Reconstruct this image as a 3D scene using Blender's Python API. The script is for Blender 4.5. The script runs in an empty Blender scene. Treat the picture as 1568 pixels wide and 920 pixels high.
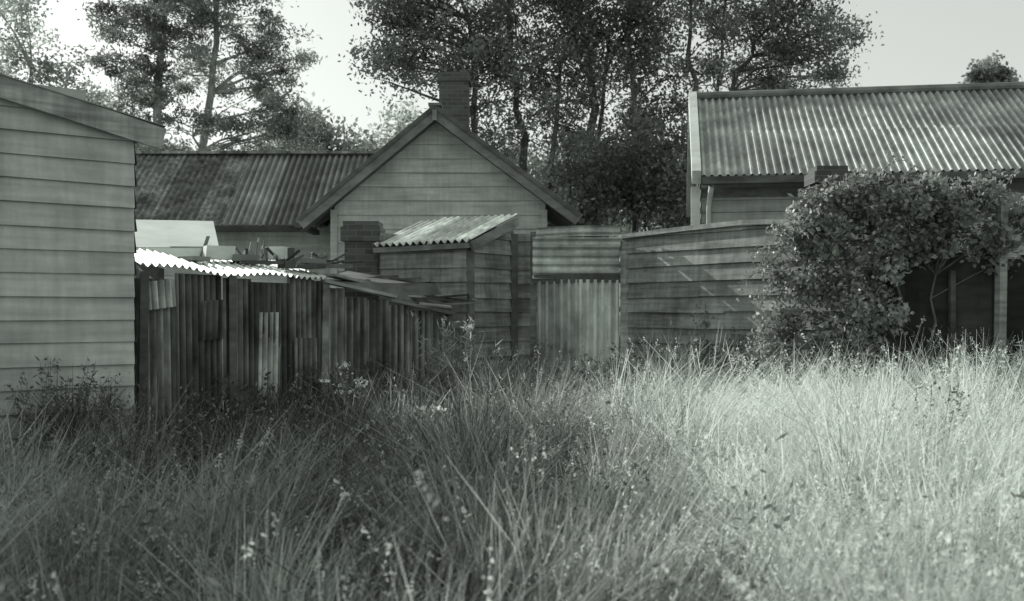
import bpy, math, random
import numpy as np
from mathutils import Vector, noise
random.seed(7); rng=np.random.default_rng(7)
S=bpy.context.scene
TINT=(0.93,1.0,0.94)

# ---------------------------------------------------------------- materials
def mat(name, base, rough=0.85, nscale=(3,3,3), namp=0.35, blotch=0.6, bamp=0.35, transl=0.0, bump=0.0, spec=0.2, metal=0.0, drip=0.0):
    m=bpy.data.materials.new(name); m.use_nodes=True; nt=m.node_tree; N=nt.nodes; L=nt.links
    b=N['Principled BSDF']; out=N['Material Output']
    b.inputs['Roughness'].default_value=rough; b.inputs['Specular IOR Level'].default_value=spec
    b.inputs['Metallic'].default_value=metal
    at=N.new('ShaderNodeAttribute'); at.attribute_name='tone'
    def mul(a,c):
        x=N.new('ShaderNodeMath'); x.operation='MULTIPLY'; L.new(a,x.inputs[0])
        if isinstance(c,(int,float)): x.inputs[1].default_value=c
        else: L.new(c,x.inputs[1])
        return x.outputs[0]
    if namp>0:
        tc=N.new('ShaderNodeTexCoord'); mp=N.new('ShaderNodeMapping'); mp.inputs['Scale'].default_value=nscale
        L.new(tc.outputs['Object'],mp.inputs['Vector'])
        n1=N.new('ShaderNodeTexNoise'); n1.inputs['Scale'].default_value=1; n1.inputs['Detail'].default_value=5; L.new(mp.outputs[0],n1.inputs['Vector'])
        n2=N.new('ShaderNodeTexNoise'); n2.inputs['Scale'].default_value=blotch; n2.inputs['Detail'].default_value=6; n2.inputs['Roughness'].default_value=.65; L.new(tc.outputs['Object'],n2.inputs['Vector'])
        def rng_(n,a):
            r=N.new('ShaderNodeMapRange'); r.inputs['From Min'].default_value=.3; r.inputs['From Max'].default_value=.7
            r.inputs['To Min'].default_value=1-a; r.inputs['To Max'].default_value=1+a; L.new(n.outputs['Fac'],r.inputs['Value']); return r
        v=mul(mul(rng_(n1,namp).outputs[0],rng_(n2,bamp).outputs[0]),at.outputs['Fac'])
        if drip>0:   # rain streaks running down the surface
            mp2=N.new('ShaderNodeMapping'); mp2.inputs['Scale'].default_value=(16,16,1.1); L.new(tc.outputs['Object'],mp2.inputs['Vector'])
            n3=N.new('ShaderNodeTexNoise'); n3.inputs['Scale'].default_value=1; n3.inputs['Detail'].default_value=4; L.new(mp2.outputs[0],n3.inputs['Vector'])
            v=mul(v,rng_(n3,drip).outputs[0])
        v=mul(v,base)
    else: v=mul(at.outputs['Fac'],base)
    cc=N.new('ShaderNodeCombineColor')
    for i,t in enumerate(TINT): L.new(mul(v,t),cc.inputs[i])
    L.new(cc.outputs[0],b.inputs['Base Color'])
    if bump>0:
        bp=N.new('ShaderNodeBump'); bp.inputs['Strength'].default_value=bump; bp.inputs['Distance'].default_value=.02
        L.new(n1.outputs['Fac'],bp.inputs['Height']); L.new(bp.outputs[0],b.inputs['Normal'])
    if transl>0:
        df=N.new('ShaderNodeBsdfDiffuse'); L.new(cc.outputs[0],df.inputs['Color'])
        t=N.new('ShaderNodeBsdfTranslucent'); L.new(cc.outputs[0],t.inputs['Color'])
        mx=N.new('ShaderNodeMixShader'); mx.inputs[0].default_value=transl
        L.new((b if spec>.4 else df).outputs[0],mx.inputs[1]); L.new(t.outputs[0],mx.inputs[2]); L.new(mx.outputs[0],out.inputs['Surface'])
    return m

def brick_mat(name, base):
    m=bpy.data.materials.new(name); m.use_nodes=True; nt=m.node_tree; N=nt.nodes; L=nt.links; b=N['Principled BSDF']
    tc=N.new('ShaderNodeTexCoord'); mp=N.new('ShaderNodeMapping'); mp.inputs['Rotation'].default_value=(math.radians(90),0,0)
    L.new(tc.outputs['Object'],mp.inputs['Vector'])
    br=N.new('ShaderNodeTexBrick'); br.inputs['Scale'].default_value=1; br.inputs['Brick Width'].default_value=.23; br.inputs['Row Height'].default_value=.085
    br.inputs['Mortar Size'].default_value=.008
    for k,f in (('Color1',1),('Color2',.6),('Mortar',1.2)): br.inputs[k].default_value=(base*f*TINT[0],base*f*TINT[1],base*f*TINT[2],1)
    L.new(mp.outputs[0],br.inputs['Vector']); L.new(br.outputs['Color'],b.inputs['Base Color']); b.inputs['Roughness'].default_value=.95
    bp=N.new('ShaderNodeBump'); bp.inputs['Strength'].default_value=.6; bp.inputs['Distance'].default_value=.01; bp.invert=True
    L.new(br.outputs['Fac'],bp.inputs['Height']); L.new(bp.outputs[0],b.inputs['Normal'])
    return m

M_board=mat('weathered_paint_boards',.50,.85,(1.2,1.2,14),.16,1.1,.28,bump=.15,drip=.09)
M_board2=mat('old_fence_boards',.33,.9,(1.5,1.5,20),.3,1.8,.45,bump=.3,drip=.2)
M_trim=mat('trim_timber',.2,.85,(4,4,8),.25,1.2,.3)
M_light=mat('pale_painted_timber',.75,.7,(2,2,6),.12,1.5,.2)
M_dark=mat('dark_timber',.12,.95,(3,3,8),.35,1.0,.4)
M_roof=mat('corrugated_iron_roof',.35,.6,(3,3,3),.3,.8,.55,spec=.4,drip=.15)
M_roofd=mat('dull_iron_roof',.2,.75,(3,3,3),.3,.7,.5,spec=.3)
M_rust=mat('rusty_iron',.15,.9,(9,9,1.5),.5,1.6,.7)
M_galv=mat('galvanised_iron',.56,.6,(7,7,1.8),.3,1.8,.45,spec=.4)
M_white=mat('white_sheet_iron',.85,.5,(2,2,2),.06,1.5,.12)
M_brick=brick_mat('dark_brick',.12)
M_bark=mat('bark',.14,.95,(6,6,2),.4,1,.3)
M_barkl=mat('pale_bark',.4,.95,(6,6,2),.4,1,.3)
M_leaf=mat('leaves',.27,.6,namp=0,transl=.5,spec=.3)  # leaf colour lightened to stand in for distance haze
M_pine=mat('pine_foliage',.30,.8,namp=0,transl=.45)  # needle colour raised in place of haze
M_leafl=mat('pale_leaves',.48,.6,namp=0,transl=.5,spec=.3)  # light-leaved tree; also distant trees, with haze put into the colour
M_creep=mat('creeper_leaves',.28,.45,namp=0,transl=.42,spec=.5)
M_grass=mat('grass_blades',.70,.7,namp=0,transl=.5,spec=.3)
M_weed=mat('weed_leaves',.22,.6,namp=0,transl=.4,spec=.3)
M_soil=mat('soil_and_thatch',.2,1,(4,4,4),.4,.4,.4,bump=.5)

# ---------------------------------------------------------------- builders
def empty(name,loc=(0,0,0)):
    e=bpy.data.objects.new(name,None); e.empty_display_size=.3; S.collection.objects.link(e); return e
def np_mesh(name,verts,faces,tone,material,parent=None,smooth=False):
    me=bpy.data.meshes.new(name); nv=len(verts); nf=len(faces); k=faces.shape[1]
    me.vertices.add(nv); me.vertices.foreach_set('co',verts.astype(np.float32).ravel())
    me.loops.add(nf*k); me.loops.foreach_set('vertex_index',faces.astype(np.int32).ravel())
    me.polygons.add(nf); me.polygons.foreach_set('loop_start',(np.arange(nf)*k).astype(np.int32))
    try: me.polygons.foreach_set('loop_total',np.full(nf,k,dtype=np.int32))
    except Exception: pass
    me.update(calc_edges=True)
    a=me.attributes.new('tone','FLOAT','POINT'); a.data.foreach_set('value',tone.astype(np.float32))
    me.materials.append(material)
    if smooth: me.polygons.foreach_set('use_smooth',np.ones(nf,dtype=bool))
    o=bpy.data.objects.new(name,me); S.collection.objects.link(o)
    if parent: o.parent=parent
    return o
class MB:
    def __init__(s): s.v=[];s.f=[];s.t=[]
    def poly(s,pts,tone=1.0):
        i=len(s.v); s.v+= [tuple(p) for p in pts]; s.t+=[tone]*len(pts); s.f.append(tuple(range(i,i+len(pts))))
    def hexa(s,b,t,tone=1.0):
        i=len(s.v); s.v+=[tuple(p) for p in list(b)+list(t)]; s.t+=[tone]*8
        for q in ((3,2,1,0),(4,5,6,7),(0,1,5,4),(1,2,6,5),(2,3,7,6),(3,0,4,7)): s.f.append(tuple(i+j for j in q))
    def box(s,c,size,rot=0,tone=1.0,tilt=(0,0)):
        cx,cy,cz=c; hx,hy,hz=[a/2 for a in size]; co,si=math.cos(rot),math.sin(rot)
        def p(x,y,z): return (cx+x*co-y*si+z*tilt[0], cy+x*si+y*co+z*tilt[1], cz+z)
        s.hexa([p(-hx,-hy,-hz),p(hx,-hy,-hz),p(hx,hy,-hz),p(-hx,hy,-hz)],[p(-hx,-hy,hz),p(hx,-hy,hz),p(hx,hy,hz),p(-hx,hy,hz)],tone)
    def beam(s,a,b,w,h,tone=1.0,up=(0,0,1)):
        a=Vector(a);b=Vector(b);d=(b-a).normalized();u=Vector(up);r=d.cross(u).normalized();u=r.cross(d).normalized()
        q=[-r*w/2-u*h/2, r*w/2-u*h/2, r*w/2+u*h/2, -r*w/2+u*h/2]
        s.hexa([a+x for x in q],[b+x for x in q],tone)
    def tube(s,pts,rad,n=6,tone=1.0):
        i0=len(s.v)
        for k,p in enumerate(pts):
            p=Vector(p); d=(Vector(pts[min(k+1,len(pts)-1)])-Vector(pts[max(k-1,0)]))
            if d.length<1e-6: d=Vector((0,0,1))
            d.normalize(); r=d.cross(Vector((.3,.9,.1)))
            if r.length<1e-3: r=d.cross(Vector((1,0,0)))
            r.normalize(); u=r.cross(d)
            for j in range(n):
                a=2*math.pi*j/n; s.v.append(tuple(p+(r*math.cos(a)+u*math.sin(a))*rad[k])); s.t.append(tone)
        for k in range(len(pts)-1):
            for j in range(n):
                a=i0+k*n+j;b=i0+k*n+(j+1)%n; s.f.append((a,b,b+n,a+n))
        s.f.append(tuple(i0+(len(pts)-1)*n+j for j in range(n)))
    def obj(s,name,material,parent=None,smooth=False):
        me=bpy.data.meshes.new(name); me.from_pydata(s.v,[],s.f); me.update()
        a=me.attributes.new('tone','FLOAT','POINT'); a.data.foreach_set('value',s.t); me.materials.append(material)
        if smooth: me.polygons.foreach_set('use_smooth',[True]*len(s.f))
        o=bpy.data.objects.new(name,me); S.collection.objects.link(o)
        if parent: o.parent=parent
        return o

def weatherboards(mb,p0,p1,z0,z1,expo,facing,ur=None,lip=.03,var=.08,jit=.004):
    p0=Vector((p0[0],p0[1],0));p1=Vector((p1[0],p1[1],0));u=(p1-p0);Ln=u.length;u.normalize()
    n=Vector((u.y,-u.x,0)); 
    if n.dot(Vector((facing[0],facing[1],0)))<0: n=-n
    if ur is None: ur=lambda z:(0,Ln)
    nrow=int(math.ceil((z1-z0)/expo))
    for i in range(nrow):
        za=z0+i*expo; zb=min(za+expo,z1)
        a0,a1=ur(za);b0,b1=ur(zb)
        if a1-a0<=.01 : continue
        if b1<b0: b0=b1=(b0+b1)/2
        cuts=[0.0]; x=random.uniform(1.2,3.8)
        while x<Ln-.6: cuts.append(x); x+=random.uniform(2.2,4)
        cuts.append(Ln)
        for c in range(len(cuts)-1):
            s0,s1=cuts[c]+(.0025 if c else 0),cuts[c+1]
            A0=max(a0,s0);A1=min(a1,s1);B0=max(b0,s0);B1=min(b1,s1)
            if A1<=A0: continue
            if B1<B0: B0=B1=min(max((A0+A1)/2,b0),b1)
            t=1+random.uniform(-var,var); l=lip*random.uniform(.85,1.25)
            d0=random.uniform(-jit,jit);d1=random.uniform(-jit,jit)
            def P(s,z,o): 
                q=p0+u*s+n*o; return (q.x,q.y,z)
            mb.poly([P(A0,za+d0,l),P(A1,za+d1,l),P(B1,zb+.012,.004),P(B0,zb+.012,.004)],t)
            mb.poly([P(A0,za+d0,0),P(A1,za+d1,0),P(A1,za+d1,l),P(A0,za+d0,l)],t*.5)  # shade under each board lap painted as a darker underside

def corr(mb,o,U,V,pitch=.076,amp=.018,sheet=.75,var=.15,nv=2,bend=0.0,ragged=0.0,seg=6,tone=1.0,stripe=0.0,sag=0.0):
    """corrugated sheet: origin o, U across corrugations, V along them."""
    o=Vector(o);U=Vector(U);V=Vector(V);n=U.cross(V).normalized()
    if n.z<0 and abs(n.z)>.2: n=-n
    lu=U.length; nu=max(2,int(lu/pitch*seg)); tones={}
    i0=len(mb.v)
    ends={}; st={}
    for i in range(nu+1):
        s=i/nu; sh=int(s*lu/sheet)
        if sh not in tones: tones[sh]=tone*(1+random.uniform(-var,var)); ends[sh]=random.uniform(-ragged,ragged)
        ph=int(s*lu/pitch+.25)
        if ph not in st: st[ph]=random.uniform(.4,1.3)
        for j in range(nv+1):
            v=j/nv; vv=v
            if j==nv: vv=v+ends[sh]/V.length
            w_=math.sin(s*lu/pitch*2*math.pi)
            h=amp*w_+bend*math.sin(v*math.pi)*math.sin(sh*1.7+1)+sag*math.sin(s*9+1)*math.sin(s*4)
            h+=.004*math.sin(sh*12.9)
            p=o+U*s+V*vv+n*h
            mb.v.append(tuple(p)); mb.t.append(tones[sh]*(1+stripe*w_*st[ph]))
    for i in range(nu):
        for j in range(nv):
            a=i0+i*(nv+1)+j; mb.f.append((a,a+nv+1,a+nv+2,a+1))

def leaf_cloud(centers,L,W,tone):
    n=len(centers)
    a=rng.normal(size=(n,3)); a/=np.linalg.norm(a,axis=1)[:,None]
    b=rng.normal(size=(n,3)); b-= (a*b).sum(1)[:,None]*a; b/=np.linalg.norm(b,axis=1)[:,None]
    l=(L*rng.uniform(.6,1.35,n))[:,None]; w=(W*rng.uniform(.6,1.35,n))[:,None]
    v=np.stack([centers-a*l/2, centers+b*w/2-a*l*.05, centers+a*l/2, centers-b*w/2-a*l*.05],axis=1).reshape(-1,3)
    f=np.arange(n*4).reshape(-1,4)
    return v,f,np.repeat(tone,4)
def make_tree(name,trunks,clumps,L=.13,W=.07,per=330,leafm=None,barkm=None,sig=.2,sub=4.0,twig=.012,limb=.05,flat=1.0,var=.35,fill=0,fs=.55):
    e=empty(name); mb=MB()
    tp=[]
    for pts,r0,r1 in trunks:
        n=len(pts); P=[]
        for k in range(n-1):
            for q in range(4):
                t=q/4; a=Vector(pts[k]);b=Vector(pts[k+1]); P.append(a.lerp(b,t)+Vector((random.gauss(0,.05),random.gauss(0,.05),0)))
        P.append(Vector(pts[-1])); R=[r0+(r1-r0)*(k/(len(P)-1))**.8 for k in range(len(P))]
        mb.tube(P,R,8); tp+=P[len(P)//4:]
    clumps=list(clumps); base=list(clumps)
    for q in range(fill):
        c=random.choice(base); d=Vector((random.gauss(0,1),random.gauss(0,1),random.gauss(0,1))).normalized()
        clumps.append((c[0]+d.x*c[3]*1.05,c[1]+d.y*c[3]*1.3,c[2]+d.z*c[4]*1.05,c[3]*fs*random.uniform(.5,1.2),c[4]*fs*random.uniform(.5,1.2),random.uniform(.6,1.1)))
    C=[];T=[]
    for ci,c in enumerate(clumps):
        cx,cy,cz,rx,rz=c[:5]; ry=rx; dens=c[5] if len(c)>5 else 1
        cc=Vector((cx,cy,cz))
        st=min(tp,key=lambda p:(p-cc).length+ (4*max(0,p.z-cc.z+.3)))
        mid=st.lerp(cc,.5)+Vector((random.gauss(0,.15),random.gauss(0,.15),random.uniform(-.1,.25)))
        ln=max(.6,(cc-st).length); lm=limb*(1 if ci<len(base) else .45)
        mb.tube([st,mid,cc],[lm*ln**.4,lm*.7,lm*.35],6)
        vol=rx*rx*rz*4.19; ns=max(5,int(sub*vol)); ct=random.uniform(.65,1.35)
        for k in range(ns):
            d=Vector((random.gauss(0,1),random.gauss(0,1),random.gauss(0,1))).normalized()*(random.random()**.4)*random.uniform(.85,1.2)
            sc=cc+Vector((d.x*rx,d.y*ry,d.z*rz))
            src=mid.lerp(cc,random.random())
            m2=src.lerp(sc,.55)+Vector((random.gauss(0,.06),random.gauss(0,.06),random.gauss(0,.06)))
            if random.random()<.6: mb.tube([src,m2,sc],[twig*1.6,twig,twig*.4],4)
            cnt=int(per*dens*random.uniform(.2,1.6)/sub)
            s=sig*random.uniform(.6,1.4)
            C.append(np.array(sc)+rng.normal(size=(cnt,3))*np.array([s,s,s*.8*flat])); 
            T.append(np.full(cnt,ct*random.uniform(1-var,1+var))*rng.uniform(.7,1.3,cnt))
    mb.obj('trunk_and_limbs',barkm or M_bark,e,True)
    C=np.concatenate(C);T=np.concatenate(T)
    v,f,t=leaf_cloud(C,L,W,T); np_mesh('foliage',v,f,t,leafm or M_leaf,e)
    return e

# ---------------------------------------------------------------- ground
gb=MB(); n=60
xs=[(-1 if i<n/2 else 1)*((abs(i-n/2)/(n/2))**3)*400 for i in range(n+1)]
idx={}
for i,x in enumerate(xs):
    for j,y in enumerate(xs):
        z=.05*noise.noise(Vector((x*.5,y*.5,0))) if abs(x)<30 else 0
        idx[i,j]=len(gb.v); gb.v.append((x,y+8,z)); gb.t.append(1)
for i in range(n):
    for j in range(n): gb.f.append((idx[i,j],idx[i+1,j],idx[i+1,j+1],idx[i,j+1]))
gb.obj('ground',M_soil,None,True)

# ---------------------------------------------------------------- left shed
e=empty('weatherboard_shed')
c=Vector((-3.51,9.5,0)); d=Vector((-.786,-.618,0)); bk=Vector((-.618,.786,0)); nrm=-bk
Ls=6.4; ridge=3.3
def rz(s): return 3.10+(.2*min(s,ridge)+.03*math.sin(min(s,ridge)/ridge*3.14)) - (.2*max(0,s-ridge))
mb=MB()
far=c+d*Ls
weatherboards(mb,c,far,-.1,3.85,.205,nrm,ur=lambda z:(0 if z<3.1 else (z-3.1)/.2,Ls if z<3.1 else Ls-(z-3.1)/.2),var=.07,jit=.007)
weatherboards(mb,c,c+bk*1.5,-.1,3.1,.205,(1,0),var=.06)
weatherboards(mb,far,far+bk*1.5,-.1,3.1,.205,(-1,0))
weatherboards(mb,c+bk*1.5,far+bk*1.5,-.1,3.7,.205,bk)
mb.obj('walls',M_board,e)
mb=MB()
for s0,s1 in ((-.24,ridge),(ridge,Ls+.28)):
    N_=6
    for q in range(N_):
        sa=s0+(s1-s0)*q/N_; sb=s0+(s1-s0)*(q+1)/N_
        a=c+d*sa;b=c+d*sb
        A=Vector((a.x,a.y,rz(sa)-.03))+nrm*.1;B=Vector((b.x,b.y,rz(sb)-.03))+nrm*.1
        mb.beam(A,B,.035,.2,1.1)
mb.obj('barge_board',M_board2,e)
mb=MB()
for s0,s1 in ((-.26,ridge),(ridge,Ls+.3)):
    a=c+d*s0+nrm*.13;b=c+d*s1+nrm*.13
    A=Vector((a.x,a.y,rz(s0)+.09));B=Vector((b.x,b.y,rz(s1)+.09))
    corr(mb,A,bk*1.8,B-A,.076,.012,nv=1)
mb.obj('roof',M_roofd,e)

# ---------------------------------------------------------------- gable cottage (centre)
e=empty('gabled_cottage')
ap=(-1.48,5.27);lf=(-4.07,3.12);rt=(1.29,3.2)
def gl(z): 
    t=(z-lf[1])/(ap[1]-lf[1]); return lf[0]+t*(ap[0]-lf[0])
def gr(z):
    t=(z-rt[1])/(ap[1]-rt[1]); return rt[0]+t*(ap[0]-rt[0])
mb=MB()
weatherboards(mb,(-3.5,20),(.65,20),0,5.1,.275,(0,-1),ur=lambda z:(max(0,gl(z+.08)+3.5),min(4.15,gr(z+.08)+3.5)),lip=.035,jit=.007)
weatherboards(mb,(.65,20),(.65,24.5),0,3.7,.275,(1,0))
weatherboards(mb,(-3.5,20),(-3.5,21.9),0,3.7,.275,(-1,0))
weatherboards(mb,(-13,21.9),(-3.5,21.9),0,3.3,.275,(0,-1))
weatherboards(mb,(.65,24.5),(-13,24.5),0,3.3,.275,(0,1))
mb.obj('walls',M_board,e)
mb=MB(); mb.box((-3.47,19.955,1.7),(.13,.03,3.4),0,1); mb.box((.62,19.955,1.7),(.13,.03,3.4),0,1)
mb.obj('corner_boards',M_board,e)
mb=MB()
for k_,p in enumerate((lf,rt)):
    y_=19.62-.006*k_
    A=Vector((p[0],y_,p[1]-.03));B=Vector((ap[0],y_,ap[1]-.03))
    mb.beam(A,B,.05,.24,1.0)
    mb.beam(A+Vector((0,-.04,.09)),B+Vector((0,-.04,.09)),.03,.07,.6)
    mb.poly([A+Vector((0,0,-.13)),B+Vector((0,0,-.13)),B+Vector((0,.42,-.13)),A+Vector((0,.42,-.13))],.7)
mb.box((ap[0],19.56,ap[1]-.1),(.09,.03,.2),0,1.2)
mb.beam((-4.1,19.6,3.07),(-4.1,21.5,3.07),.12,.1,.5); mb.beam((1.33,19.6,3.15),(1.33,24.6,3.15),.12,.1,.5)
mb.beam((-13,21.45,3.15),(-4.1,21.45,3.15),.12,.12,.35)
mb.obj('barge_boards_and_gutters',M_trim,e)
mb=MB()
for p in (lf,rt):
    A=Vector((p[0],19.6,p[1]+.08)); corr(mb,A,(0,5.2,0),(ap[0]-p[0],0,ap[1]-p[1]),.125,.022)
mb.beam((ap[0],19.6,ap[1]+.12),(ap[0],24.8,ap[1]+.12),.25,.05,.9)
corr(mb,(-6.1,21.5,3.22),(4.4,0,0),(0,2.5,1.88),.14,.03,sheet=.9,var=.3,nv=6,tone=1.0,stripe=.45)
corr(mb,(-6.1,26.5,3.22),(4.4,0,0),(0,-2.5,1.88),.14,.028,sheet=.9,var=.2)
mb.obj('roof',M_roofd,e)
mb=MB()
corr(mb,(-13,21.5,3.22),(6.9,0,0),(0,2.5,1.88),.14,.014,sheet=.9,var=.25,nv=6,stripe=.25)
corr(mb,(-13,26.5,3.22),(6.9,0,0),(0,-2.5,1.88),.14,.02,sheet=.9,var=.2)
mb.beam((-13,24,5.13),(-2.2,24,5.13),.3,.06,1.6)
mb.obj('rusted_roof',M_rust,e)
mb=MB()
mb.box((-1.235,22,5.3),(.62,.62,2.2)); mb.box((-1.235,22,6.36),(.7,.7,.12)); mb.box((-1.235,22,6.46),(.64,.64,.07));mb.box((-1.235,22,5.25),(.7,.7,.12))
mb.obj('chimney',M_brick,e)

# ---------------------------------------------------------------- right house
e=empty('corrugated_roof_house')
o=Vector((3.155,17,0)); u=Vector((.988,-.153,0)); w=Vector((.153,.988,0)); Lh=9.5
mb=MB()
E0=o+Vector((0,0,3.66)); 
corr(mb,E0,u*Lh,w*3.04*.52+Vector((0,0,1.92*.52)),.13,.03,sheet=.8,var=.2,nv=3,ragged=.03,stripe=.3)
corr(mb,E0+w*3.04*.5+Vector((0,0,1.92*.5-.025)),u*Lh,w*3.04*.5+Vector((0,0,1.92*.5)),.13,.03,sheet=.8,var=.2,nv=3,stripe=.3)
corr(mb,E0+w*6.08,u*Lh,-w*3.04+Vector((0,0,1.92)),.13,.03,sheet=.8,nv=3)
mb.obj('roof',M_roof,e)
mb=MB()
R=E0+w*3.04+Vector((0,0,1.97)); mb.tube([R,R+u*Lh],[.07,.07],8,1)
mb.obj('ridge_cap',M_roofd,e)
mb=MB()
q=o+w*.4+u*.0
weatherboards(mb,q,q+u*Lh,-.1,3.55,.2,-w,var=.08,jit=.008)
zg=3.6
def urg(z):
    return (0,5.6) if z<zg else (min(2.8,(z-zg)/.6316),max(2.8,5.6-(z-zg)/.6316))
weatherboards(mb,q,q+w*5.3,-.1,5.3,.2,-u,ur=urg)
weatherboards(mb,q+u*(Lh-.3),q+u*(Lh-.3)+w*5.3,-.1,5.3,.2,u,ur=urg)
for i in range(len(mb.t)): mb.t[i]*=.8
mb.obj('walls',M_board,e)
mb=MB()
a=E0-u*.09-w*.02+Vector((0,0,-.02)); b=a+w*3.06+Vector((0,0,1.96)); mb.beam(a,b,.15,.24,1)
a2=E0-u*.09+w*6.1+Vector((0,0,-.02)); mb.beam(a2,b,.15,.24,1)
qq=o-u*.1+w*.33; mb.box((qq.x,qq.y,1.75),(.15,.12,3.55),math.atan2(u.y,u.x),.9)
mb.obj('barge_and_corner_board',M_light,e)
mb=MB(); p=o+u*.12+w*.3
mb.tube([p+Vector((0,-.25,3.5)),p+Vector((0,-.12,3.35)),p+Vector((0,.02,3.2)),p+Vector((0,0,0))],[.045]*4,8); mb.obj('downpipe',M_light,e,True)
mb=MB(); a=o-w*.05+Vector((0,0,3.58)); mb.beam(a,a+u*Lh,.12,.12,1); a=o+w*.38-Vector((0,0,-3.42)); mb.beam(a,a+u*Lh,.06,.16,1.5)
mb.poly([o+Vector((0,0,3.6)),o+u*Lh+Vector((0,0,3.6)),o+u*Lh+w*.4+Vector((0,0,3.6)),o+w*.4+Vector((0,0,3.6))],1)
mb.obj('gutter_and_eaves',M_dark,e)

mb=MB(); mb.box((4.5,14.6,1.6),(.42,.42,3.2)); mb.box((4.5,14.6,3.30),(.52,.52,.16)); mb.box((4.5,14.6,3.42),(.44,.44,.08)); mb.obj('brick_flue_stack',M_brick)
mb=MB(); mb.box((-2.12,14.6,1.2),(.46,.46,2.4)); mb.box((-2.12,14.6,2.5),(.56,.56,.2)); mb.box((-2.12,14.6,2.64),(.5,.5,.08)); mb.obj('brick_copper_stack',M_brick)

# ---------------------------------------------------------------- lean-to + iron fence
e=empty('iron_lean_to')
mb=MB()
A=Vector((-3.69,10,0));B=Vector((-2.34,12.5,0)); D=(B-A); Du=D.normalized()
nn=Vector((.88,-.47,0))
s=0.0; tl=[1.3,.7,1.0,.6,1.5,.8,.6,1.2]; k=0
while s<1:
    s1=min(1,s+random.choice([.16,.2,.24]))
    a=A+D*s+nn*random.uniform(-.03,.02)+Vector((0,0,-.05))
    corr(mb,a,D*(s1-s)+nn*random.uniform(-.03,.03),Vector((random.uniform(-.03,.03),0,1.85+random.uniform(-.09,.03))),.09,.024,sheet=9,var=.0,tone=tl[k%8],stripe=.5,nv=4); k+=1
    s=s1-.01 if s1<1 else 1
for s,z,wd,h,t,r in ((.05,1.42,.36,.28,2.4,.04),(.6,.35,.36,1.05,2.4,.0),(.3,1.1,.34,.42,.6,.02),(.82,.3,.4,.8,1.1,-.01)):
    corr(mb,A+D*s+nn*.035+Vector((0,0,z)),Du*wd+Vector((0,0,r)),Vector((0,0,h))+Du*random.uniform(-.03,.03),.09,.022,sheet=9,var=0,tone=t,stripe=.55)
mb.obj('iron_wall',M_rust,e)
mb=MB()
C2=Vector((-.81,13.5,0)); D2=C2-B
n_=6
for i in range(n_):
    a=B+D2*(i/n_); h=1.75-.37*(i/n_)-random.uniform(0,.06)
    corr(mb,a+Vector((0,0,-.05)),D2*(1/n_+.01),Vector((0,0,h)),.09,.02,sheet=9,var=0,tone=random.choice([.5,.8,1.0,1.3]),stripe=.5,nv=4)
mb.obj('lower_iron_wall',M_rust,e)
mb=MB()
for s,t in ((0.02,.9),(.45,1.2),(1.0,2.4)):
    p=A+D*s+nn*.06; mb.box((p.x,p.y,.9),(.08,.08,1.8),.5,t,tilt=(random.uniform(-.01,.02),0))
mb.beam(B+Vector((.05,-.08,1.78)),C2+Vector((-.7,-.4,1.60)),.14,.04,3.0)
mb.beam(C2+Vector((-.75,-.42,1.56)),C2+Vector((0.05,-.06,1.38)),.12,.04,2.4)
mb.beam(B+Vector((.1,.1,1.86)),C2+Vector((-.5,.3,1.62)),.18,.03,2.5)
mb.obj('posts_and_rails',M_dark,e)
mb=MB()
ea=A+nn*.1+Vector((0,0,1.86)); eb=B+nn*.1+Vector((0,0,1.80))
corr(mb,ea,eb-ea,Vector((-1.1,2.1,.32)),.1,.02,sheet=.4,var=.25,nv=3,ragged=.07,sag=.04,stripe=.15,tone=.9)
mb.obj('pale_roof',M_white,e)
mb=MB()
p0=Vector((-4.8,11.6,2.14)); U_=Vector((1.15,1.05,.06)); V_=Vector((-.45,1.3,.44))
mb.poly([p0,p0+U_*.62,p0+U_*.62+V_,p0+V_],1.0); q0=p0+U_*.6+Vector((0,0,.012)); mb.poly([q0,q0+U_*.42,q0+U_*.42+V_*.97,q0+V_*.97],.96)
mb.beam((-4.8,11.58,2.06),(-3.65,12.63,2.12),.03,.14,1)
mb.obj('white_upper_roof',M_white,e)
mb=MB()
mb.poly([B+Vector((0,0,1.78)),C2+Vector((0,0,1.40)),Vector((-.6,14.1,1.78)),Vector((-2.3,14.3,1.98))],1.3)
mb.poly([Vector((-3.6,10.6,.1)),Vector((-5.2,12.9,.1)),Vector((-5.2,12.9,2.2)),Vector((-3.6,10.6,1.85))],.8)
for q in range(26):
    x=random.uniform(-2.2,-.9); y=13.3+random.uniform(-.2,.5); z=1.62-.18*(x+1.6)+.3*(y-13.3)
    mb.beam((x,y,z+.03),(x+random.uniform(.1,.7),y+random.uniform(-.25,.25),z-.03+random.uniform(0,.12)),.06,.025,random.choice([.6,1.5,2,3]))
mb.obj('tar_roof',M_dark,e)
mb=MB()
def clut(x,y,z,sz,r,t,tl=(0,0)): mb.box((x,y,z),sz,r,t,tilt=tl)
clut(-3.55,12.4,2.12,(.34,.2,.16),.5,.9,(.1,0)); clut(-3.25,12.5,2.06,(.3,.3,.08),.2,.3,(0.2,0)); clut(-3.0,13.0,2.15,(.28,.2,.16),-.2,1.0)
clut(-2.85,13.1,2.12,(.12,.16,.2),.3,.15); clut(-3.35,13.2,2.2,(.08,.1,.22),.3,.3,(.2,0)); clut(-2.6,13.0,2.05,(.4,.25,.06),.7,.3,(.1,.1)); clut(-3.0,12.3,2.0,(.5,.08,.04),.3,.12)
clut(-2.5,12.75,1.97,(.3,.2,.05),-.4,.15,(.3,0)); clut(-3.75,12.5,2.2,(.04,.04,.26),.2,.3,(.3,.1)); clut(-2.3,13.3,2.0,(.45,.1,.05),.5,.3)
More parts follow.
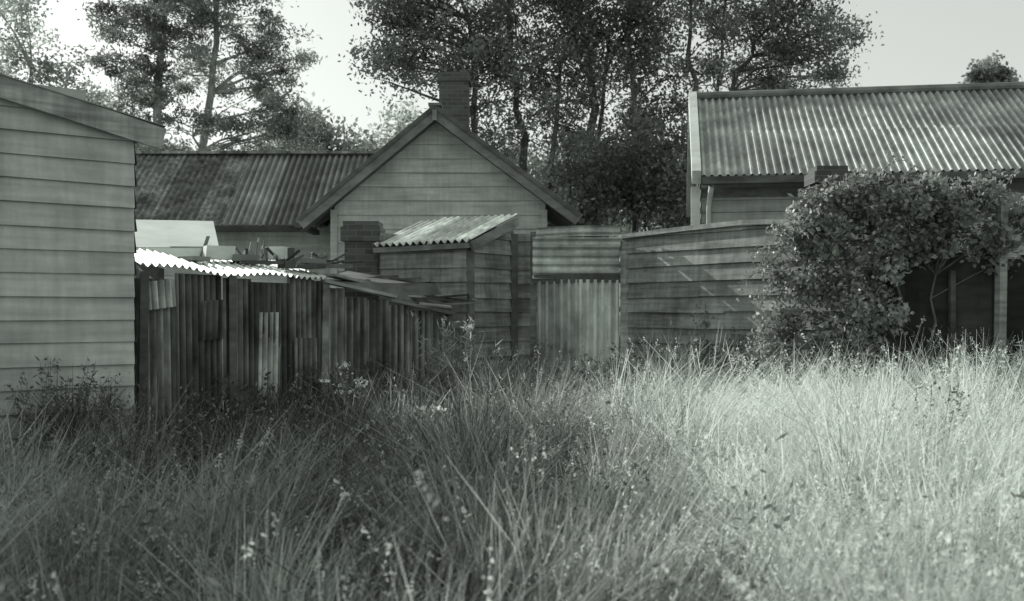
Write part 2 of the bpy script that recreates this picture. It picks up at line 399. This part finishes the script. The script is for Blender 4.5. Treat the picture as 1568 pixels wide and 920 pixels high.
clut(-3.7,11.9,2.02,(.25,.3,.05),.9,.3,(.1,.1)); clut(-2.75,12.5,1.98,(.2,.12,.09),1.1,.12)
for q in range(48):
    x=random.uniform(-3.6,-2.2); y=12.5+.6*(x+3.3)+random.uniform(0,.5); z=2.0+random.uniform(-.02,.08)
    mb.beam((x,y,z),(x+random.uniform(-.25,.3),y+random.uniform(-.2,.2),z+random.uniform(-.02,.14)),.035,.02,random.choice([.08,.12,.2,.5]))
mb.beam((-3.3,13.2,2.02),(-3.26,13.22,2.36),.03,.03,.3)
mb.tube([(-3.12,12.9,2.05),(-3.12,12.9,2.2),(-3.12,12.9,2.25),(-3.12,12.9,2.31)],[.04,.04,.016,.016],10,.2)
mb.tube([(-2.45,13.3,2.0),(-2.45,13.3,2.15)],[.06,.07],12,.3)
mb.obj('roof_clutter',M_light,e)

# ---------------------------------------------------------------- small outhouse shed
e=empty('outhouse_shed')
K=(-.564,13.4);A1=(-1.83,14.28);B1=(.01,14.4)
mb=MB()
weatherboards(mb,K,A1,0,2.28,.2,(-.6,-.8),var=.2,jit=.014)
LB=math.hypot(B1[0]-K[0],B1[1]-K[1])
weatherboards(mb,K,B1,0,2.68,.2,(.8,-.5),ur=lambda z:(0 if z<2.28 else LB*(z-2.28)/.42,LB),var=.25,jit=.014)
weatherboards(mb,A1,(-1.25,15.3),0,2.5,.2,(-1,0)); weatherboards(mb,(-1.25,15.3),B1,0,2.6,.2,(.3,1))
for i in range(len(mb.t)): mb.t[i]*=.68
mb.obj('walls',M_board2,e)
mb=MB()
corr(mb,(-1.95,14.27,2.33),(1.42,-.99,.0),(.62,1.12,.44),.12,.028,sheet=.36,var=.45,nv=3,ragged=.08,stripe=.3,tone=.85)
mb.obj('roof',M_galv,e)
mb=MB()
mb.beam((-.52,13.29,2.26),(.08,14.35,2.67),.04,.12,2.0); mb.beam((-1.92,14.25,2.26),(-.55,13.3,2.27),.04,.07,2.0)
mb.box((-.545,13.39,1.1),(.08,.08,2.2),.6,1.4); mb.box((.02,14.36,1.25),(.1,.08,2.5),.4,1.0)
mb.obj('trim_and_posts',M_dark,e)

# ---------------------------------------------------------------- gate
e=empty('corrugated_gate')
mb=MB(); corr(mb,(.35,13.96,.12),(.56,0,0),(0,0,1.70),.1,.022,sheet=.3,var=.25,ragged=.03,tone=.9,stripe=.3); corr(mb,(.9,13.94,.1),(.56,0.02,0),(.01,0,1.74),.1,.022,sheet=.3,var=.25,ragged=.03,tone=1.1,stripe=.3); mb.obj('door_sheet',M_galv,e)
mb=MB(); corr(mb,(.28,13.93,1.86),(0,0,.56),(1.19,0.02,.0),.115,.03,sheet=.3,var=.2,nv=6,bend=.02,stripe=.25); 
corr(mb,(.32,13.9,2.40),(0.02,-.08,.15),(1.13,0,.03),.1,.025,sheet=.3,nv=6,bend=.05,var=.1)
mb.obj('upper_sheet',M_galv,e)
mb=MB(); mb.box((1.56,13.95,1.12),(.17,.05,2.24),0,1.2); mb.box((.29,14.02,1.25),(.08,.08,2.5),0,.5); mb.beam((.3,13.97,1.86),(1.48,13.97,1.87),.05,.12,.35)
mb.box((1.43,14.03,1.2),(.08,.08,2.4),0,.5); mb.beam((.3,14.01,.6),(1.45,14.01,.7),.05,.08,.7); mb.obj('gate_frame',M_board2,e)

# ---------------------------------------------------------------- weatherboard fence
e=empty('weatherboard_fence')
F0=Vector((1.5,14.04,0));F1=Vector((3.95,11.14,0))
mb=MB(); weatherboards(mb,F0,F1,0,2.44,.2,(-.7,-.6),var=.18,lip=.036,jit=.014)
weatherboards(mb,(.01,14.5),(.36,14.5),0,2.5,.2,(0,-1),var=.2)
for i in range(len(mb.t)): mb.t[i]*=.85
mb.obj('boards',M_board2,e)
mb=MB(); 
P=[F0+(F1-F0)*t+Vector((-.02,-.02,2.46+dz)) for t,dz in ((0,-.03),(.3,.01),(.55,.03),(.8,-.02),(1,.02))]
for a,b in zip(P[:-1],P[1:]): mb.beam(a,b,.1,.06,random.uniform(.8,1.2))
for t in (.25,.62,.97):
    p=F0+(F1-F0)*t+Vector((.07,.06,0)); mb.box((p.x,p.y,1.25),(.1,.1,2.4),.7,.8)
mb.obj('cap_and_posts',M_board2,e)

e=empty('dark_paling_fence')
mb=MB(); a=Vector((3.95,11.3,0)); b=Vector((8.5,10.3,0)); dd=b-a; x=0
while x<1:
    p=a+dd*x; h=2.02+random.uniform(-.05,.05); mb.box((p.x,p.y,h/2),(.150,.022,h),math.atan2(dd.y,dd.x)+random.uniform(-.02,.02),random.uniform(.2,.5),tilt=(random.uniform(-.004,.004),0)); x+=.146/dd.length
mb.beam(a+Vector((0,.05,1.5)),b+Vector((0,.05,1.5)),.06,.09,1); mb.obj('palings',M_dark,e)
mb=MB(); mb.box((5.15,10.8,1.27),(.085,.085,2.5),.2,.8,tilt=(.015,0)); mb.box((4.75,11.05,.95),(.06,.04,1.8),.2,.3); mb.obj('post',M_board2,e)

# ---------------------------------------------------------------- trees
KW=dict(L=.135,W=.065,per=400,sig=.27,sub=4.5,fill=26)
make_tree('broadleaf_tree',[([(-.3,28,0),(-.2,28,3),(-.9,28,6),(-1.2,28.2,9.5)],.22,.05),([(.2,28.3,0),(.5,28.3,4),(.1,28.3,7),(-.1,28,10)],.2,.05),([(.7,27.8,0),(1.0,27.8,5),(1.4,27.6,8.5)],.15,.04)],
 [(-2.9,28,8.5,1.1,.9,.7),(-3.3,27.6,7.6,.7,.6,.6),(-2.4,28.2,9.6,1.2,1,.9),(-3.5,28,9.0,.5,.6,.6),(-1.1,28.4,8.9,1.3,1.1,.9),(-.9,27.5,7.6,1.1,.9,.8),(0,28,9.4,1.4,1.2),(-.4,28.4,7.2,1.1,.9,.7),(.6,27.6,7.8,1.1,1,.8),(.3,28.3,6.3,1,.7,.7),(-.8,28,5.9,.8,.6,.6),(-2.2,28,10.9,1.4,1),(-.4,28,11,1.6,1.1),(1.1,28,10.8,1.5,1.1),(-2.1,27.5,7.7,.7,.5,.5),(-3.4,28,10,.9,.7,.7)],**KW)
make_tree('broadleaf_tree',[([(2.1,28,0),(2.15,28,4),(2.2,28,7),(1.8,28,10)],.24,.06),([(3.0,27.6,0),(3.4,27.6,5),(3.1,27.8,9)],.16,.04),([(2.6,28.5,0),(2.3,28.5,5),(2.7,28.3,9)],.13,.04)],
 [(1.7,28,9.2,1.4,1.1),(2.96,28.3,8.9,1.4,1.1),(3.86,28,9.6,1.2,1,.9),(2.0,27.5,7.8,1.1,.8,.8),(3.5,28,7.5,1,.8,.7),(1.5,28,6.5,1,.8,.6),(3.0,28.5,6.2,1.1,.8,.7),(4.2,28,6.4,.8,.7,.6),(4,28,8.1,.8,.7,.7),(2.2,28,10.8,1.6,1),(3.9,28,11,1.4,1),(2.2,28,5.4,1.1,.7,.8),(1.2,28.6,7.3,1,.8,.7)],**KW)
KW2=dict(KW); KW2.update(fill=34,per=330,sig=.24)
make_tree('broadleaf_tree',[([(4.7,27.5,0),(4.8,27.5,5),(4.9,27.5,7.6),(4.8,27.5,10)],.14,.04),([(4.8,28,0),(5.2,28,5.5),(6.2,28,8),(7.2,28,9.6)],.15,.03),([(5.3,28,5.6),(5.6,28,7.4),(5.8,28,9.6)],.08,.03)],
 [(5.5,28,9.4,1.2,1,.7),(4.9,28,8.1,.7,.6,.7),(5.8,28.3,7.7,.8,.6,.6),(6.4,28,8.9,1,.8,.7),(7.4,28,9.3,1.1,.8,.8),(8.3,28,9.5,.9,.8,.8),(6.9,28,8.1,.8,.45,.7),(8.1,28,8.4,.8,.5,.8),(8.9,28,8.7,.5,.35,.7),(8.7,28,7.9,.35,.2,.6),(7.2,28,10.5,1.3,.9),(5.7,28,10.9,1.5,1),(5.2,27.5,6.6,.6,.5,.6),(7.6,28,7.6,.5,.25,.5)],limb=.035,fs=.45,**KW2)
make_tree('pine_tree',[([(-12.3,35,0),(-12.3,35,6),(-12.1,35,9),(-11.8,35,13.5)],.26,.08),([(-10.6,35.5,0),(-10.9,35.5,6),(-10.3,35.5,10),(-10.2,35,13)],.22,.07)],
 [(-12.3,35,11.3,2.0,.9,.75),(-10.1,35,11.5,1.9,.9,.75),(-8.3,35,10.7,1.3,.5,.9),(-10.8,35,9.8,1.6,.55,.75),(-9,35,9.9,1.2,.45,.8),(-13.2,35,9.7,1.3,.5,.8),(-13.4,35,8.4,1.4,.5,.8),(-14.3,35,7.6,1.1,.5),(-10.9,35,7.9,1.6,.5,.8),(-9.0,35,7.5,1.4,.5,.8),(-7.9,35,8.4,1.4,.40),(-7.0,35,7.8,.9,.3),(-7.9,35,9.2,1,.35),(-7.6,35.3,10.1,.8,.3),(-11.8,35,13.2,2.4,1),(-9.6,35,13,2,1),(-12,35,6.9,1.5,.5),(-8.6,34.6,6.8,1.4,.45),(-12,35.5,9.0,1.2,.4,.6),(-7.6,35.2,7.1,1,.35)],
 L=.18,W=.06,per=400,leafm=M_pine,barkm=M_barkl,sig=.22,sub=4,flat=.65,limb=.05,twig=.013,var=.4,fill=22,fs=.45)
make_tree('pale_leaved_tree',[([(-15.5,32,0),(-15.3,32,5),(-15,32,9)],.2,.05),([(-15.4,32,4),(-14.4,32,7),(-13.8,32,9)],.1,.03)],
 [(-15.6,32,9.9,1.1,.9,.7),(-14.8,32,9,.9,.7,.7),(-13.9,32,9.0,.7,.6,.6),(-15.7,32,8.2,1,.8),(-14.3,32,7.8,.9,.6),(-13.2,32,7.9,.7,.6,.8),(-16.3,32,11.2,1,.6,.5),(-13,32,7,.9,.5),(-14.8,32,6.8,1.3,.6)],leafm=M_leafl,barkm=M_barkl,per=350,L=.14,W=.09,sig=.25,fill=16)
cl=[]
for i in range(34):
    x=-26+i*1.05; h=7.6+1.5*noise.noise(Vector((x*.35,3,0)))+random.uniform(-.3,.6)+ (1.3 if -11<x<-4 else 0)
    cl.append((x,46+random.uniform(-1,1),h,1.3,1.2,.9)); cl.append((x+.4,45.5,h-1.7,1.5,1.3,.9))
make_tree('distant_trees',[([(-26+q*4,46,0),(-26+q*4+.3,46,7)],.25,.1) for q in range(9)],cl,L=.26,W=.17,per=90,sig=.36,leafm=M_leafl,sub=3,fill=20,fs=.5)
cl=[]
for i in range(20):
    x=.9+i*.22; cl.append((x,26.2+random.uniform(-.8,.8),random.uniform(3.2,5.6),.85,.8,1.0))
make_tree('understorey_shrub',[([(1.6,26.3,0),(1.5,26.3,3.5)],.09,.04),([(3,26.3,0),(3.2,26.3,4)],.09,.04),([(4.2,26.3,0),(4.4,26.3,4)],.09,.04)],cl,per=360,L=.14,W=.08,sig=.26,fill=10)
make_tree('round_crowned_tree',[([(28.2,60,0),(28.2,60,14)],.4,.15)],[(28.0,60,15.3,1.1,.8,2.2),(28.7,60,14.6,1,.7,2.2),(27.3,60,14.5,1,.7,2.2),(28,60,13.2,2,1,1.3),(28.2,60,11.5,2.4,1.2,.8)],L=.3,W=.18,per=260,sig=.24,leafm=M_pine)
make_tree('added_shade_tree',[([(-8.6,6.2,0),(-8.5,6.2,2.4),(-8.3,6.3,5)],.2,.06)],[(-8.4,6.2,4.6,1.3,1),(-7.8,5.4,4.0,1.2,.9),(-9.3,6.6,4.2,1.2,.9),(-8.2,6.8,5.6,1.1,.9),(-8.6,5.4,5.4,1,.8)],per=600,L=.15,W=.09,sig=.28)  # unseen tree added out of frame to shade the left foreground

# ---------------------------------------------------------------- creeper
cl=[(3.22,11.2,2.42,.22,.22,.9),(3.42,11.2,2.62,.22,.18,.8),(3.68,11.15,2.64,.27,.2),(3.95,11.1,2.76,.24,.16,.8),(4.2,11.05,2.66,.28,.2),(4.5,11,2.76,.24,.15,.8),(4.7,10.95,2.6,.26,.2),(4.98,10.9,2.5,.24,.18,.8),(5.2,10.85,2.25,.2,.2,.8),(5.4,10.8,2.4,.2,.14,.6),
 (3.12,11.25,2.2,.22,.24),(3.3,11.2,1.98,.26,.26),(3.05,11.3,1.7,.22,.22,.8),(3.35,11.15,1.62,.24,.24),(3.12,11.2,1.32,.24,.22,.8),(3.5,11.05,1.25,.25,.24),(2.92,11.35,1.05,.24,.2,.7),(3.35,11.1,.95,.25,.22),(2.75,11.4,.75,.28,.22,.7),
 (3.6,11.1,2.25,.28,.28),(3.95,11.05,2.35,.3,.24),(4.35,11,2.3,.28,.22),(3.75,11.1,1.9,.26,.24,.9),(3.78,11.05,1.5,.22,.24,.8),(3.75,11,1.05,.24,.24,.8),(3.6,10.95,.65,.3,.25,.9),(4.7,10.95,2.25,.28,.2,.9),(4.15,11.05,2.05,.24,.2,.9),(4.5,11.0,2.08,.24,.14,.8),(4.9,10.95,2.08,.24,.16,.8),(4.0,11.05,1.75,.2,.2,.7),(4.0,11.05,1.3,.18,.22,.6),
 (4.05,10.95,.7,.28,.2,.7),(3.2,11.1,.6,.28,.22),(4.6,10.9,.65,.25,.2,.6),(5.2,10.85,1.95,.12,.2,.6)]
make_tree('creeper_bush',[([(3.8,11.25,0),(3.75,11.2,1.2),(3.6,11.2,2.2)],.03,.015),([(4.0,11.15,0),(4.1,11.15,1.3),(4.3,11.1,2.3)],.025,.012),([(4.45,11.1,0),(4.55,11.1,1.3),(4.7,11.0,2.3)],.02,.01)],
 cl,L=.066,W=.046,per=9500,sub=190,sig=.06,leafm=M_creep,limb=.010,twig=.003,flat=1.2,var=.55,fill=56,fs=.5)
mb=MB(); C=[]
for q in range(120):
    if q<80: p=Vector((random.uniform(3.1,5.4),11+random.uniform(-.1,.15),random.uniform(2.4,2.8))); dv=Vector((random.gauss(0,.7),random.gauss(0,.3),random.uniform(.2,1)))
    else: p=Vector((random.uniform(2.8,3.2),11.25,random.uniform(.8,2.4))); dv=Vector((-random.uniform(.5,1),-.3,random.uniform(-.3,.7)))
    dv.normalize(); P=[p]; ln=random.uniform(.12,.45)
    for k in range(5):
        dv=(dv+Vector((random.gauss(0,.2),random.gauss(0,.2),random.gauss(-.22,.1)))).normalized(); p=p+dv*ln/5*1.3; P.append(p)
        for r in range(4): C.append((p.x+random.gauss(0,.02),p.y+random.gauss(0,.02),p.z+random.gauss(0,.02)))
    mb.tube(P,[.005,.004,.004,.003,.002,.001],4)
rp=bpy.data.objects['creeper_bush']
mb.obj('runners',M_bark,rp); v,f,t=leaf_cloud(np.array(C),.055,.035,rng.uniform(.7,1.6,len(C))); np_mesh('runner_leaves',v,f,t,M_creep,rp)

# ---------------------------------------------------------------- grass
NX=[-9,-8.2,-3.51,-2.34,-.81,1.5,3.3,3.9,6.5,9]; NY=[5.0,5.6,9.4,12.3,13.3,13.8,11.6,11.0,10.4,9.8]
def field(npts,y0=1.3):
    Y=y0+(14.2-y0)*rng.random(npts); X=rng.uniform(-1,1,npts)*(1.5+.58*Y)
    k=Y<np.interp(X,NX,NY); return X[k],Y[k]
def nz(X,Y,s,o): return np.array([noise.noise(Vector((x*s,y*s,o))) for x,y in zip(X,Y)])
tx,ty=field(15500)
gap=nz(tx,ty,1.5,31)+.5*nz(tx,ty,3.5,41); kk=(gap>-.30)|(rng.random(len(tx))<.2); tx=tx[kk];ty=ty[kk]
th=.40+.36*nz(tx,ty,.7,1)+.55*nz(tx,ty,2.0,5)+rng.normal(0,.11,len(tx))
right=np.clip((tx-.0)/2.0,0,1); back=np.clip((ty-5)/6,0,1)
th+=.10*right+.26*right*back*np.clip((tx-1)/2.5,0,1)+.05*back-.06*np.clip((5-ty)/3,0,1)
th=np.clip(th,.12,1.1)
tt=.42+.8*np.clip(right+.35*nz(tx,ty,.5,9),0,1)+.85*nz(tx,ty,1.6,3)+rng.normal(0,.12,len(tx))  # drier grass to the right, plus sunlight painted into its tone
left_dark=np.clip((-tx+1)/3,0,1)*np.clip((ty-6)/2,0,1); tt-=.28*left_dark  # shade by the left walls painted into the blade tone
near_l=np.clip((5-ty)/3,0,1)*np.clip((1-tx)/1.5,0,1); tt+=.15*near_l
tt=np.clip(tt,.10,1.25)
B_=26
bx=np.repeat(tx,B_);by=np.repeat(ty,B_);n=len(bx)
ang=rng.uniform(0,2*np.pi,n); rad=np.abs(rng.normal(0,.08,n)); 
bx+=np.cos(ang)*rad; by+=np.sin(ang)*rad
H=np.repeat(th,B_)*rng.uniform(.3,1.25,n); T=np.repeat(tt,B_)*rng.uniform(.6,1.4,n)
lean=H*rng.uniform(.05,.9,n); wind=np.repeat(.30*nz(tx,ty,.9,20)+.05,B_); wind2=np.repeat(.25*nz(tx,ty,.9,50),B_)
la=ang+rng.normal(0,.8,n); lx=np.cos(la)*lean+wind*H*2; ly=np.sin(la)*lean+wind2*H
wid=rng.uniform(.0011,.0028,n)*(1+by/6); wa=rng.uniform(0,np.pi,n)
wx=np.cos(wa)*wid; wy=np.sin(wa)*wid
lv=[]
for f,wf in ((0,1),(.55,.85),(1.0,.15)):
    cx=bx+lx*f**2; cy=by+ly*f**2; cz=H*f*(1-.25*f*lean/H)
    lv.append(np.stack([cx-wx*wf,cy-wy*wf,cz],1)); lv.append(np.stack([cx+wx*wf,cy+wy*wf,cz],1))
tip=np.stack([cx,cy,cz],1)
V=np.stack(lv,1).reshape(-1,3); base=(np.arange(n)*6)[:,None]
Fc=np.concatenate([base+np.array([[0,1,3,2]]),base+np.array([[2,3,5,4]])])
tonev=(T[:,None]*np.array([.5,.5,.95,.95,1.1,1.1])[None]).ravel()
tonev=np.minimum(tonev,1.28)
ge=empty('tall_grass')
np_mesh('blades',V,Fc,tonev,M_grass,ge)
k=np.where((rng.random(n)<(.05+.08*(bx>0)))&(H>.34))[0]
dr=np.stack([lx[k]/H[k]*1.3,ly[k]/H[k]*1.3,np.ones(len(k))],1); dr/=np.linalg.norm(dr,axis=1)[:,None]
Q=12; fr=rng.random((len(k),Q)); Lh_=rng.uniform(.08,.18,len(k))
ctr=tip[k][:,None,:]+dr[:,None,:]*((fr-.55)*Lh_[:,None])[...,None]+rng.normal(size=(len(k),Q,3))*(.008*(1.15-fr))[...,None]*(1+tip[k][:,1]/12)[:,None,None]
v,f,t=leaf_cloud(ctr.reshape(-1,3),.020,.009,np.repeat(np.minimum(T[k]*1.4,1.28),Q))
np_mesh('seed_heads',v,f,t,M_grass,ge)
wx_,wy_=field(3600); C=[];T=[]
for x,y in zip(wx_,wy_):
    pz=noise.noise(Vector((x*.8,y*.8,77)))
    if pz<-.1 and random.random()<.7: continue
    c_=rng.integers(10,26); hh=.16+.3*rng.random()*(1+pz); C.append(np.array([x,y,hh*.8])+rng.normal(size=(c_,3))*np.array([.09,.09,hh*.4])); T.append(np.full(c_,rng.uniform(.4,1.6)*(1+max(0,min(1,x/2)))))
C=np.concatenate(C);C[:,2]=np.abs(C[:,2]);T=np.concatenate(T)
v,f,t=leaf_cloud(C,.05,.018,T); np_mesh('low_weeds',v,f,t,M_weed)
def weed(name,x,y,h,r,nst,m,L=.06,W=.03,tone=1,flower=0):
    e=empty(name); mb=MB(); C=[];T=[];Fl=[]
    for i in range(nst):
        a=random.uniform(0,6.28); rr=r*random.random()**.5; hh=h*random.uniform(.6,1.05); ex=Vector((x+math.cos(a)*rr*1.3,y+math.sin(a)*rr,hh)); st=Vector((x+math.cos(a)*rr*.5,y+math.sin(a)*rr*.5,0))
        md=st.lerp(ex,.55)+Vector((0,0,.05)); mb.tube([st,md,ex],[.006,.004,.002],4,tone)
        for q in range(int(hh*34)):
            f_=random.uniform(.2,1); p=(st.lerp(md,f_/.55) if f_<.55 else md.lerp(ex,(f_-.55)/.45)); C.append((p.x+random.gauss(0,.03),p.y+random.gauss(0,.03),p.z+random.gauss(0,.02))); T.append(tone*random.uniform(.6,1.4))
        if flower:
            for q in range(14): Fl.append((ex.x+random.gauss(0,.035),ex.y+random.gauss(0,.035),ex.z+random.gauss(0,.012)))
    mb.obj('stems',m,e); v,f,t=leaf_cloud(np.array(C),L,W,np.array(T)); np_mesh('leaves',v,f,t,m,e)
    if flower: v,f,t=leaf_cloud(np.array(Fl),.035,.03,np.ones(len(Fl))); np_mesh('flowers',v,f,t,M_white,e)
weed('tall_weed',-.75,12.4,1.35,.35,26,M_grass,.12,.014,.7)
weed('tall_weed',-.35,12.2,1.1,.35,22,M_grass,.12,.014,.7)
weed('tall_weed',.3,13.2,1.05,.4,20,M_creep,.05,.03)
weed('tall_weed',.9,13.3,.95,.4,20,M_creep,.05,.03)
weed('tall_weed',2.3,12.7,1.45,.22,12,M_creep,.06,.04)
weed('tall_weed',2.75,12.1,1.2,.3,14,M_creep,.06,.03)
weed('tall_weed',1.8,12.9,.95,.35,16,M_creep,.05,.03,.8)
weed('flowering_weed',-1.6,10.4,.88,.26,12,M_weed,.07,.04,1.0,1)
weed('flowering_weed',-.7,7.6,.66,.12,3,M_weed,.05,.03,1.0,1)
weed('tall_weed',-3.9,8.7,1.0,.3,26,M_weed,.06,.02,1.0)
weed('tall_weed',-3.5,8.9,.8,.3,20,M_weed,.06,.02,.9)
weed('tall_weed',4.6,9.9,1.15,.35,24,M_grass,.1,.012,1.1)
weed('tall_weed',-2.7,10.6,.75,.5,30,M_weed,.07,.03,.7)
weed('tall_weed',-2.0,11.6,.8,.5,30,M_weed,.07,.03,.7)
weed('tall_weed',-1.0,11.9,.8,.5,30,M_weed,.07,.03,.7)
weed('tall_weed',2.9,7.2,.85,.25,14,M_weed,.05,.02,.7)

# ---------------------------------------------------------------- light
el=math.radians(25); sd=Vector((-.76*math.cos(el),.65*math.cos(el),math.sin(el)))
sl=bpy.data.lights.new('sun','SUN'); sl.energy=5; sl.angle=math.radians(.5); sl.color=(1,.985,.95)
so=bpy.data.objects.new('sun',sl); so.rotation_euler=(-sd).to_track_quat('-Z','Y').to_euler(); S.collection.objects.link(so)
W=bpy.data.worlds.new('World'); S.world=W; W.use_nodes=True; nt=W.node_tree; bg=nt.nodes['Background']
sk=nt.nodes.new('ShaderNodeTexSky'); sk.sky_type='NISHITA'; sk.sun_disc=False; sk.sun_elevation=el; sk.sun_rotation=math.atan2(sd.x,sd.y)
sk.dust_density=2.2
bw=nt.nodes.new('ShaderNodeRGBToBW'); nt.links.new(sk.outputs[0],bw.inputs[0])
def mth(op,a,c):
    x=nt.nodes.new('ShaderNodeMath'); x.operation=op; nt.links.new(a,x.inputs[0]); x.inputs[1].default_value=c; return x.outputs[0]
y=mth('POWER',mth('MULTIPLY',bw.outputs[0],.225),.42)   # hazy sky: flatten the glow round the sun
y=mth('MULTIPLY',y,.82/.15)
cb=nt.nodes.new('ShaderNodeCombineColor')
for i,t in enumerate((.95,1.0,.95)): nt.links.new(mth('MULTIPLY',y,t),cb.inputs[i])
nt.links.new(cb.outputs[0],bg.inputs['Color']); bg.inputs['Strength'].default_value=.15

# ---------------------------------------------------------------- camera
cd=bpy.data.cameras.new('camera'); co=bpy.data.objects.new('camera',cd); S.collection.objects.link(co)
co.location=(0,0,1.4); co.rotation_euler=(math.radians(90),0,0); cd.sensor_width=36; cd.lens=36; cd.shift_y=.0115; cd.clip_end=2000; cd.clip_start=.05
cd.dof.use_dof=True; cd.dof.focus_distance=11; cd.dof.aperture_fstop=2.6
S.camera=co
S.view_settings.view_transform='Standard'; S.view_settings.look='None'; S.view_settings.exposure=0
